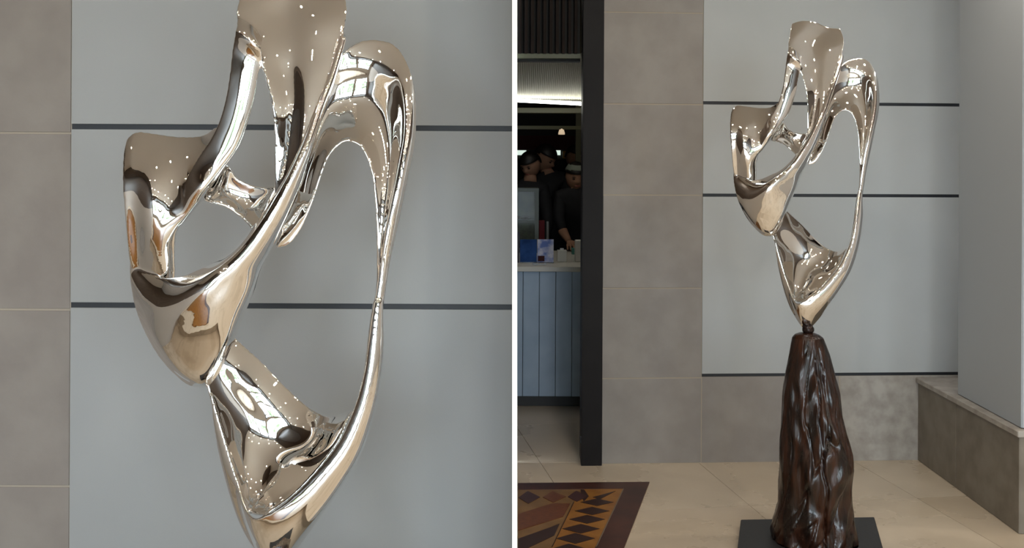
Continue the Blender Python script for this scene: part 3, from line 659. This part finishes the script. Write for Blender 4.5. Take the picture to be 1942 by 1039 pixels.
PATCH['blade'] = ([
 [(650,66,-14),(651,68,-8),(652,70,-6),(653,70,-8),(655,69,-12),(657,64,-20)],
 [(623,143,10),(626,146,17),(628,148,18),(631,148,14),(633,146,7),(637,138,-6)],
 [(598,204,28),(602,209,36),(605,211,36),(608,212,30),(611,210,19),(614,202,0)],
 [(573,268,44),(579,275,54),(584,278,53),(588,279,43),(591,277,28),(595,268,8)],
 [(545,328,52),(551,335,65),(558,341,62),(564,344,50),(571,342,32),(576,333,6)],
 [(517,374,54),(525,383,70),(533,390,68),(542,394,55),(549,394,34),(555,386,8)],
 [(486,422,52),(495,430,74),(507,438,71),(517,442,57),(525,442,36),(531,434,6)],
 [(453,463,44),(463,471,75),(478,480,73),(491,484,58),(503,483,36),(512,472,6)],
 [(420,490,38),(433,500,76),(453,510,74),(472,514,58),(486,513,36),(496,508,4)],
 [(385,507,30),(403,524,80),(428,538,76),(454,550,60),(471,554,38),(481,550,-2)],
 [(350,522,14),(370,550,78),(400,576,76),(430,594,60),(450,602,36),(461,598,-8)],
 [(318,527,-2),(338,572,60),(372,612,66),(406,638,54),(428,653,34),(441,648,-12)],
 [(285,521,-22),(303,584,30),(336,638,46),(376,674,40),(405,695,22),(422,694,-16)],
 [(262,506,-40),(277,574,-4),(305,650,18),(346,702,20),(380,723,8),(400,727,-20)],
 [(246,484,-52),(250,540,-44),(266,602,-30),(302,672,-18),(350,724,-14),(384,737,-16)],
 ], 10, 4)
PATCH['left_leaf'] = ([
 [(241,262,-46),(262,251,-50),(300,256,-56),(345,261,-56),(385,258,-46),(412,240,-25)],
 [(234,290,-30),(256,285,-26),(295,287,-30),(335,290,-32),(378,290,-16),(412,285,10)],
 [(232,340,-5),(256,340,-2),(290,335,4),(330,332,-8),(370,335,2),(400,330,26)],
 [(236,400,-5),(258,400,-4),(285,392,16),(318,390,10),(350,388,14),(380,378,24)],
 [(240,450,-17),(262,455,-22),(283,445,6),(305,440,12),(325,435,10),(346,416,10)],
 [(244,490,-33),(264,495,-34),(282,490,-16),(300,485,-2),(316,475,-2),(333,460,-8)],
 [(252,530,-50),(270,535,-46),(288,535,-35),(303,535,-26),(318,530,-22),(333,520,-28)],
 [(262,572,-62),(280,577,-58),(295,580,-52),(308,580,-48),(320,577,-48),(332,568,-52)],
 ], 9, 4)
PATCH['strap'] = ([
 [(450,32,2),(461,38,8),(472,45,8),(484,56,6),(495,72,4)],
 [(447,56,22),(458,62,30),(470,70,34),(482,80,34),(496,92,26)],
 [(444,74,20),(456,79,26),(469,86,29),(483,96,28),(498,106,20)],
 [(440,98,18),(454,101,21),(468,105,23),(482,110,21),(496,117,14)],
 [(435,142,21),(449,138,22),(463,138,23),(477,140,21),(490,144,14)],
 [(428,185,21),(442,186,23),(456,187,24),(470,187,21),(483,187,14)],
 [(416,228,21),(431,229,23),(445,231,24),(459,232,21),(471,230,14)],
 [(400,262,20),(414,270,23),(428,277,24),(442,281,21),(454,278,13)],
 [(376,298,16),(390,308,22),(405,316,26),(419,318,21),(432,308,10)],
 [(350,343,8),(365,350,22),(380,354,32),(395,352,25),(409,342,6)],
 [(330,385,-6),(345,388,10),(358,388,20),(372,384,18),(385,376,2)],
 [(316,432,-14),(325,432,-2),(336,429,6),(345,422,5),(353,412,-4)],
 ], 8, 4)
PATCH['bridge'] = ([
 [(398,318,10),(392,340,0),(386,360,0),(376,380,8)],
 [(430,310,-24),(420,335,-34),(410,360,-32),(402,386,-16)],
 [(452,338,-42),(444,355,-50),(436,375,-46),(430,394,-26)],
 [(486,352,-48),(477,373,-54),(468,395,-48),(458,414,-28)],
 [(522,352,-35),(511,382,-40),(498,412,-32),(482,440,-6)],
 [(560,350,0),(548,390,-4),(530,430,0),(508,458,10)],
 ], 9, 4)
PATCH['arch'] = ([
 [(522,471,-5),(524,463,-7),(526,455,-8),(529,446,-9),(532,438,-9),(536,429,-10)],
 [(548,464,0),(546,452,-2),(544,440,-8),(544,428,-14),(545,414,-18),(548,398,-22)],
 [(571,434,2),(567,420,-4),(563,406,-14),(560,390,-22),(560,372,-28),(562,352,-34)],
 [(591,388,2),(584,370,-16),(578,352,-28),(574,335,-34),(574,315,-36),(577,290,-36)],
 [(607,340,0),(599,320,-24),(593,298,-38),(590,275,-42),(591,250,-42),(596,225,-40)],
 [(622,300,-6),(612,280,-34),(607,255,-50),(606,225,-54),(608,195,-52),(612,165,-46)],
 [(642,276,-12),(633,245,-46),(628,215,-63),(627,180,-66),(630,148,-62),(637,113,-58)],
 [(661,268,-12),(658,235,-52),(656,200,-72),(658,160,-74),(664,120,-68),(673,82,-70)],
 [(682,277,-10),(690,240,-50),(697,200,-70),(704,160,-72),(710,118,-66),(715,75,-72)],
 [(695,298,-8),(712,265,-44),(726,225,-58),(738,180,-58),(748,135,-54),(753,89,-70)],
 [(703,322,-5),(722,298,-34),(740,262,-44),(755,215,-40),(768,165,-36),(778,134,-58)],
 [(708,345,-3),(726,330,-24),(744,302,-30),(760,262,-22),(776,220,-20),(788,194,-48)],
 [(711,385,-2),(725,375,-14),(740,352,-16),(755,320,-6),(772,285,-8),(787,264,-40)],
 [(714,430,0),(723,425,-8),(733,410,-6),(744,390,4),(758,365,0),(771,346,-30)],
 [(715,475,0),(720,473,-4),(726,465,-2),(733,452,4),(744,435,0),(755,424,-24)],
 [(715,520,0),(718,520,-2),(721,517,0),(725,510,2),(732,500,0),(741,488,-18)],
 [(711,562,2),(714,564,3),(716,565,4),(719,564,4),(724,562,0),(730,554,-12)],
 [(706,602,4),(708,604,6),(711,605,8),(715,604,6),(719,602,0),(723,598,-10)],
 ], 8, 4)
PATCH['lower_shell'] = ([
 [(709,570,2),(713,570,8),(717,570,9),(721,570,6),(726,570,-4)],
 [(703,605,6),(708,605,13),(714,605,14),(720,605,8),(725,605,-6)],
 [(697,645,12),(704,648,20),(712,650,20),(720,650,10),(727,648,-8)],
 [(690,700,20),(698,706,28),(706,710,26),(715,714,12),(721,715,-12)],
 [(674,765,30),(684,774,36),(693,780,32),(702,784,14),(709,780,-16)],
 [(642,838,42),(654,848,46),(665,856,40),(675,862,20),(684,858,-18)],
 [(594,900,52),(610,912,54),(623,922,45),(634,930,24),(643,927,-18)],
 [(546,948,58),(564,964,58),(580,976,48),(593,985,26),(602,986,-16)],
 [(507,974,58),(524,998,54),(540,1016,42),(554,1028,22),(566,1036,-14)],
 [(481,981,48),(494,1012,42),(507,1036,32),(522,1056,16),(540,1066,-12)],
 [(463,957,26),(474,992,26),(487,1024,20),(503,1054,10),(530,1082,-10)],
 [(447,902,4),(455,942,6),(467,987,4),(485,1032,2),(512,1082,-12)],
 [(427,832,-12),(430,880,-12),(442,940,-12),(462,1000,-12),(488,1048,-16)],
 [(400,742,-24),(406,792,-26),(419,862,-28),(439,942,-28),(464,1004,-28)],
 ], 10, 4)
PATCH['inner_leaf'] = ([
 [(395,600,-46),(425,620,-70),(455,650,-86),(500,691,-97),(545,738,-100),(592,777,-88),(630,790,-60),(670,778,10)],
 [(384,660,-38),(408,685,-52),(447,702,-64),(490,745,-75),(535,785,-76),(578,808,-66),(618,815,-42),(662,792,20)],
 [(390,722,-32),(414,748,-44),(444,770,-58),(480,808,-68),(520,838,-66),(560,852,-50),(600,852,-22),(642,838,34)],
 [(403,772,-26),(422,800,-32),(446,828,-43),(474,862,-49),(506,882,-44),(538,890,-26),(568,892,2),(604,890,42)],
 [(420,830,-18),(434,866,-18),(452,892,-24),(472,916,-26),(494,930,-20),(516,936,-4),(536,938,18),(560,936,50)],
 [(440,900,-4),(450,928,0),(460,942,0),(471,953,2),(483,961,8),(495,965,18),(506,967,32),(520,966,52)],
 [(458,950,18),(463,958,18),(468,965,18),(474,970,20),(480,974,26),(486,976,32),(492,977,40),(500,976,52)],
 ], 9, 4)


def sheet_solid(rows, t_mid, t_edge, n=6):
    a = np.array(rows, float)
    g = cr_interp(a, n); g = np.transpose(cr_interp(np.transpose(g, (1, 0, 2)), n), (1, 0, 2))
    du = np.gradient(g, axis=0); dv = np.gradient(g, axis=1)
    nr = np.cross(du, dv); ln = np.linalg.norm(nr, axis=2, keepdims=True); ln[ln < 1e-9] = 1
    nr = nr/ln
    R, S = g.shape[:2]
    v = np.linspace(0, 1, S); prof = np.sin(np.pi*v)**0.6
    wid = np.linalg.norm(g[:, -1]-g[:, 0], axis=1)
    tm = np.minimum(t_mid, t_edge+wid*0.25)[:, None]
    t = (t_edge+(tm-t_edge)*prof[None, :])[..., None]*0.5
    top = (g+nr*t).reshape(-1, 3); bot = (g-nr*t).reshape(-1, 3)
    V = np.concatenate([top, bot]); N = R*S; Fc = []
    idx = lambda i, j: i*S+j
    for i in range(R-1):
        for j in range(S-1):
            q = (idx(i, j), idx(i, j+1), idx(i+1, j+1), idx(i+1, j))
            Fc.append(q); Fc.append(tuple(N+k for k in q[::-1]))
    ring = [idx(0, j) for j in range(S)]+[idx(i, S-1) for i in range(1, R)]+[idx(R-1, j) for j in range(S-2, -1, -1)]+[idx(i, 0) for i in range(R-2, 0, -1)]
    for k in range(len(ring)):
        a_, b_ = ring[k], ring[(k+1) % len(ring)]
        Fc.append((b_, a_, a_+N, b_+N))
    return V, Fc
SOLIDS = [sheet_solid(r, tm, te) for (r, tm, te) in PATCH.values()]
LD, RD = 2.35, 4.62
def to_left(x, y, z, D=LD):
    return P(x, y, D-z*D/F)
def to_right(x, y, z, D=RD):
    xr = 1383+(x-230)*0.509; yr = 110+(y-75)*0.513
    return P(xr, yr, D-z*0.511*D/F)
def make_sculpture(mapf, vox):
    tip = mapf(530, 1078, 0)
    bm = bmesh.new()
    for V, Fc in SOLIDS:
        vs = [bm.verts.new(mapf(*p)-tip) for p in V]
        for f in Fc:
            try: bm.faces.new([vs[k] for k in f])
            except ValueError: pass
    bmesh.ops.remove_doubles(bm, verts=bm.verts, dist=1e-6)
    me = bpy.data.meshes.new('raw'); bm.to_mesh(me); bm.free()
    o = bpy.data.objects.new('raw', me); C.objects.link(o)
    r = o.modifiers.new('r', 'REMESH'); r.mode = 'VOXEL'; r.voxel_size = vox; r.adaptivity = 0.0
    s = o.modifiers.new('s', 'SMOOTH'); s.factor = 0.5; s.iterations = SMOOTH_IT
    dg = bpy.context.evaluated_depsgraph_get()
    m2 = bpy.data.meshes.new_from_object(o.evaluated_get(dg)); m2.name = 'sculpture_body'
    bpy.data.objects.remove(o); bpy.data.meshes.remove(me)
    return tip, m2
SMOOTH_IT = 18
M['bark'] = mat('polished_dark_timber', (0.007, 0.003, 0.002), 0.2, spec=0.35, var=(0.050, 0.015, 0.006), vscale=7, stretch=(4, 4, 0.6), coat=0.35, rvar=0.2, bump=0.5, bscale=30, lo=0.40, hi=0.72)
M['plate'] = mat('black_plate', (0.016, 0.016, 0.018), 0.45, bump=0.3, bscale=300)
M['iron'] = mat('dark_cast_metal', (0.02, 0.014, 0.013), 0.3, metal=0.6, var=(0.05, 0.03, 0.025), vscale=60)
# outline of the timber in the right-hand view: y, left x, right x
TR = [(631,1516,1545),(634,1508,1553),(640,1503,1561),(655,1500,1567),(672,1497,1573),(709,1491,1582),(746,1487,1591),(788,1484,1595),
      (821,1479.5,1602),(858,1477,1614),(891,1477,1617),(924,1479.5,1615),(953,1478,1614),(982,1470.5,1616),(1006,1466,1621),(1040,1465,1622),(1055,1466,1621)]
def r2l(x, y): return 230+(x-1383)/0.509, 75+(y-110)/0.513
def make_trunk(side, root):
    D = RD if side == 'r' else LD
    k = D/F*(1.0 if side == 'r' else 1/0.511)
    def mp(x, y):
        if side == 'r': return P(x, y, D)
        return P(*r2l(x, y), D)
    ys = [t[0] for t in TR]; NZ, NT = 150, 200
    bm = bmesh.new(); rings = []
    for i in range(NZ+1):
        y = ys[0]+(ys[-1]-ys[0])*(i/NZ)**1.15
        xl = np.interp(y, ys, [t[1] for t in TR]); xr = np.interp(y, ys, [t[2] for t in TR])
        c = mp((xl+xr)/2, y); r = (xr-xl)/2*k
        if i == NZ: c.z = plate_top[side]
        ring = []
        h = (y-631)/424.0
        for j in range(NT):
            th = 2*math.pi*j/NT
            cx, sy = math.cos(th), math.sin(th)
            # long twisting flutes, folds and knots
            tw = th+2.2*h+0.35*math.sin(5*h+1)
            q = Vector((math.cos(tw)*1.15, math.sin(tw)*1.15, h*3.0+3))
            n1 = noise.noise(q); n2 = noise.noise(q*2.2+Vector((5, 1, 2)))
            d = 0.27*n1 + 0.11*(0.5-math.sqrt(n2*n2+0.004)*2.0)
            tw2 = th-3.0*h
            d += 0.12*noise.noise(Vector((math.cos(tw2)*2.6, math.sin(tw2)*2.6, h*5+9)))
            d += 0.010*noise.noise(Vector((cx*14, sy*14, h*5)))
            d -= 0.10*math.exp(-(noise.noise(Vector((math.cos(tw)*2.2+7, math.sin(tw)*2.2, h*2.4)))/0.035)**2)
            side_w = abs(cx)**3            # keep the outline where the photograph has it
            d *= (1-0.75*side_w)*min(1, 0.25+h*3)
            # a long drying crack towards the viewer
            ang = (th-(1.5*math.pi+0.02+0.05*math.sin(9*h)+0.03*math.sin(31*h))+math.pi) % (2*math.pi)-math.pi
            if h > 0.10: d -= 0.2*math.exp(-(ang/0.026)**2)
            ang2 = (th-(1.5*math.pi+0.42-0.5*h)+math.pi) % (2*math.pi)-math.pi
            if 0.05 < h < 0.45: d -= 0.10*math.exp(-(ang2/0.03)**2)
            # knots
            for (ka, kh, kr, ks) in ((-0.02, 0.205, 0.13, 0.16), (0.35, 0.42, 0.2, 0.14), (-0.5, 0.33, 0.2, 0.10), (0.5, 0.60, 0.25, 0.12), (-0.35, 0.80, 0.28, 0.13)):
                a3 = (th-(1.5*math.pi+ka)+math.pi) % (2*math.pi)-math.pi
                e = (a3/kr)**2+((h-kh)/(kr*0.28))**2
                d += ks*math.exp(-e)
            rr = r*(1+d)
            ring.append(bm.verts.new((c.x+cx*rr, c.y+sy*rr*0.9, c.z)))
        rings.append(ring)
    for a, b in zip(rings[:-1], rings[1:]):
        for j in range(NT):
            bm.faces.new((a[j], a[(j+1) % NT], b[(j+1) % NT], b[j]))
    tp = bm.verts.new(sum((v.co for v in rings[0]), Vector())/NT+Vector((0, 0, 0.004)))
    for j in range(NT): bm.faces.new((rings[0][(j+1) % NT], rings[0][j], tp))
    bm.faces.new(rings[-1][::-1])
    bmesh.ops.recalc_face_normals(bm, faces=bm.faces)
    return bm
plate_top = {}
def pedestal(side):
    zf = 0.0 if side == 'r' else LF
    zt = zf+0.035; plate_top[side] = zt
    D = RD if side == 'r' else LD
    if side == 'r':
        q = [PZ(x, y, zt) for x, y in ((1405, 985), (1658, 980))]
        q += [PZ(1684, 1072, zt), PZ(1394, 1076, zt)]
    else:
        c = P(*r2l(1543, 1022), D)
        q = [Vector((c.x+a, c.y+b, zt)) for a, b in ((-.34, .25), (.24, .25), (.28, -.32), (-.33, -.32))]
    cx = sum(v.x for v in q)/4; cy = sum(v.y for v in q)/4
    bm = bmesh.new(); prism(bm, [(v.x, v.y, zf) for v in q], [(v.x, v.y, zt) for v in q])
    bmesh.ops.bevel(bm, geom=bm.edges[:], offset=0.003, segments=1, affect='EDGES')
    return (cx, cy, zf), bm
for side, mf, vox in (('l', to_left, 0.0025), ('r', to_right, 0.0027)):
    loc, bm = pedestal(side)
    # the sculpture: mirror body, dark ball joint, timber, plate are fixed to one another
    root = empty('sculpture', loc)
    tip, me = make_sculpture(mf, vox)
    body = link('mirror_body', me, 'steel', root, smooth=True)
    body.location = tip-Vector(loc)
    tag(body, label='mirror-polished pierced metal form')
    tag(root, label=('large close-up mirror-polished twisted metal sculpture in front of the left grey wall' if side == 'l' else
        'whole mirror-polished twisted metal sculpture on a dark timber trunk at the right'), cat='sculpture')
    part('base_plate', bm, 'plate', root, label='black square base plate')
    tb = make_trunk(side, root)
    part('timber_trunk', tb, 'bark', root, smooth=True, label='glossy dark brown gnarled timber trunk')
    # ball joint
    D = RD if side == 'r' else LD
    k = D/F*(1 if side == 'r' else 1/0.511)
    mp = (lambda x, y: P(x, y, D)) if side == 'r' else (lambda x, y: P(*r2l(x, y), D))
    bm = bmesh.new(); bmesh.ops.create_icosphere(bm, subdivisions=3, radius=1)
    c = mp(1533, 624.5)
    for v in bm.verts:
        n_ = 1+0.10*noise.noise(v.co*2.0)
        v.co = Vector((v.co.x*11.2*k, v.co.y*11*k, v.co.z*9.5*k))*n_ + c
    part('ball_joint', bm, 'iron', root, smooth=True, label='small dark ball joint')
    bm = bmesh.new(); cyl(bm, mp(1533, 636), mp(1533, 628), 7*k, 5*k); part('mounting_pin', bm, 'steel', root)
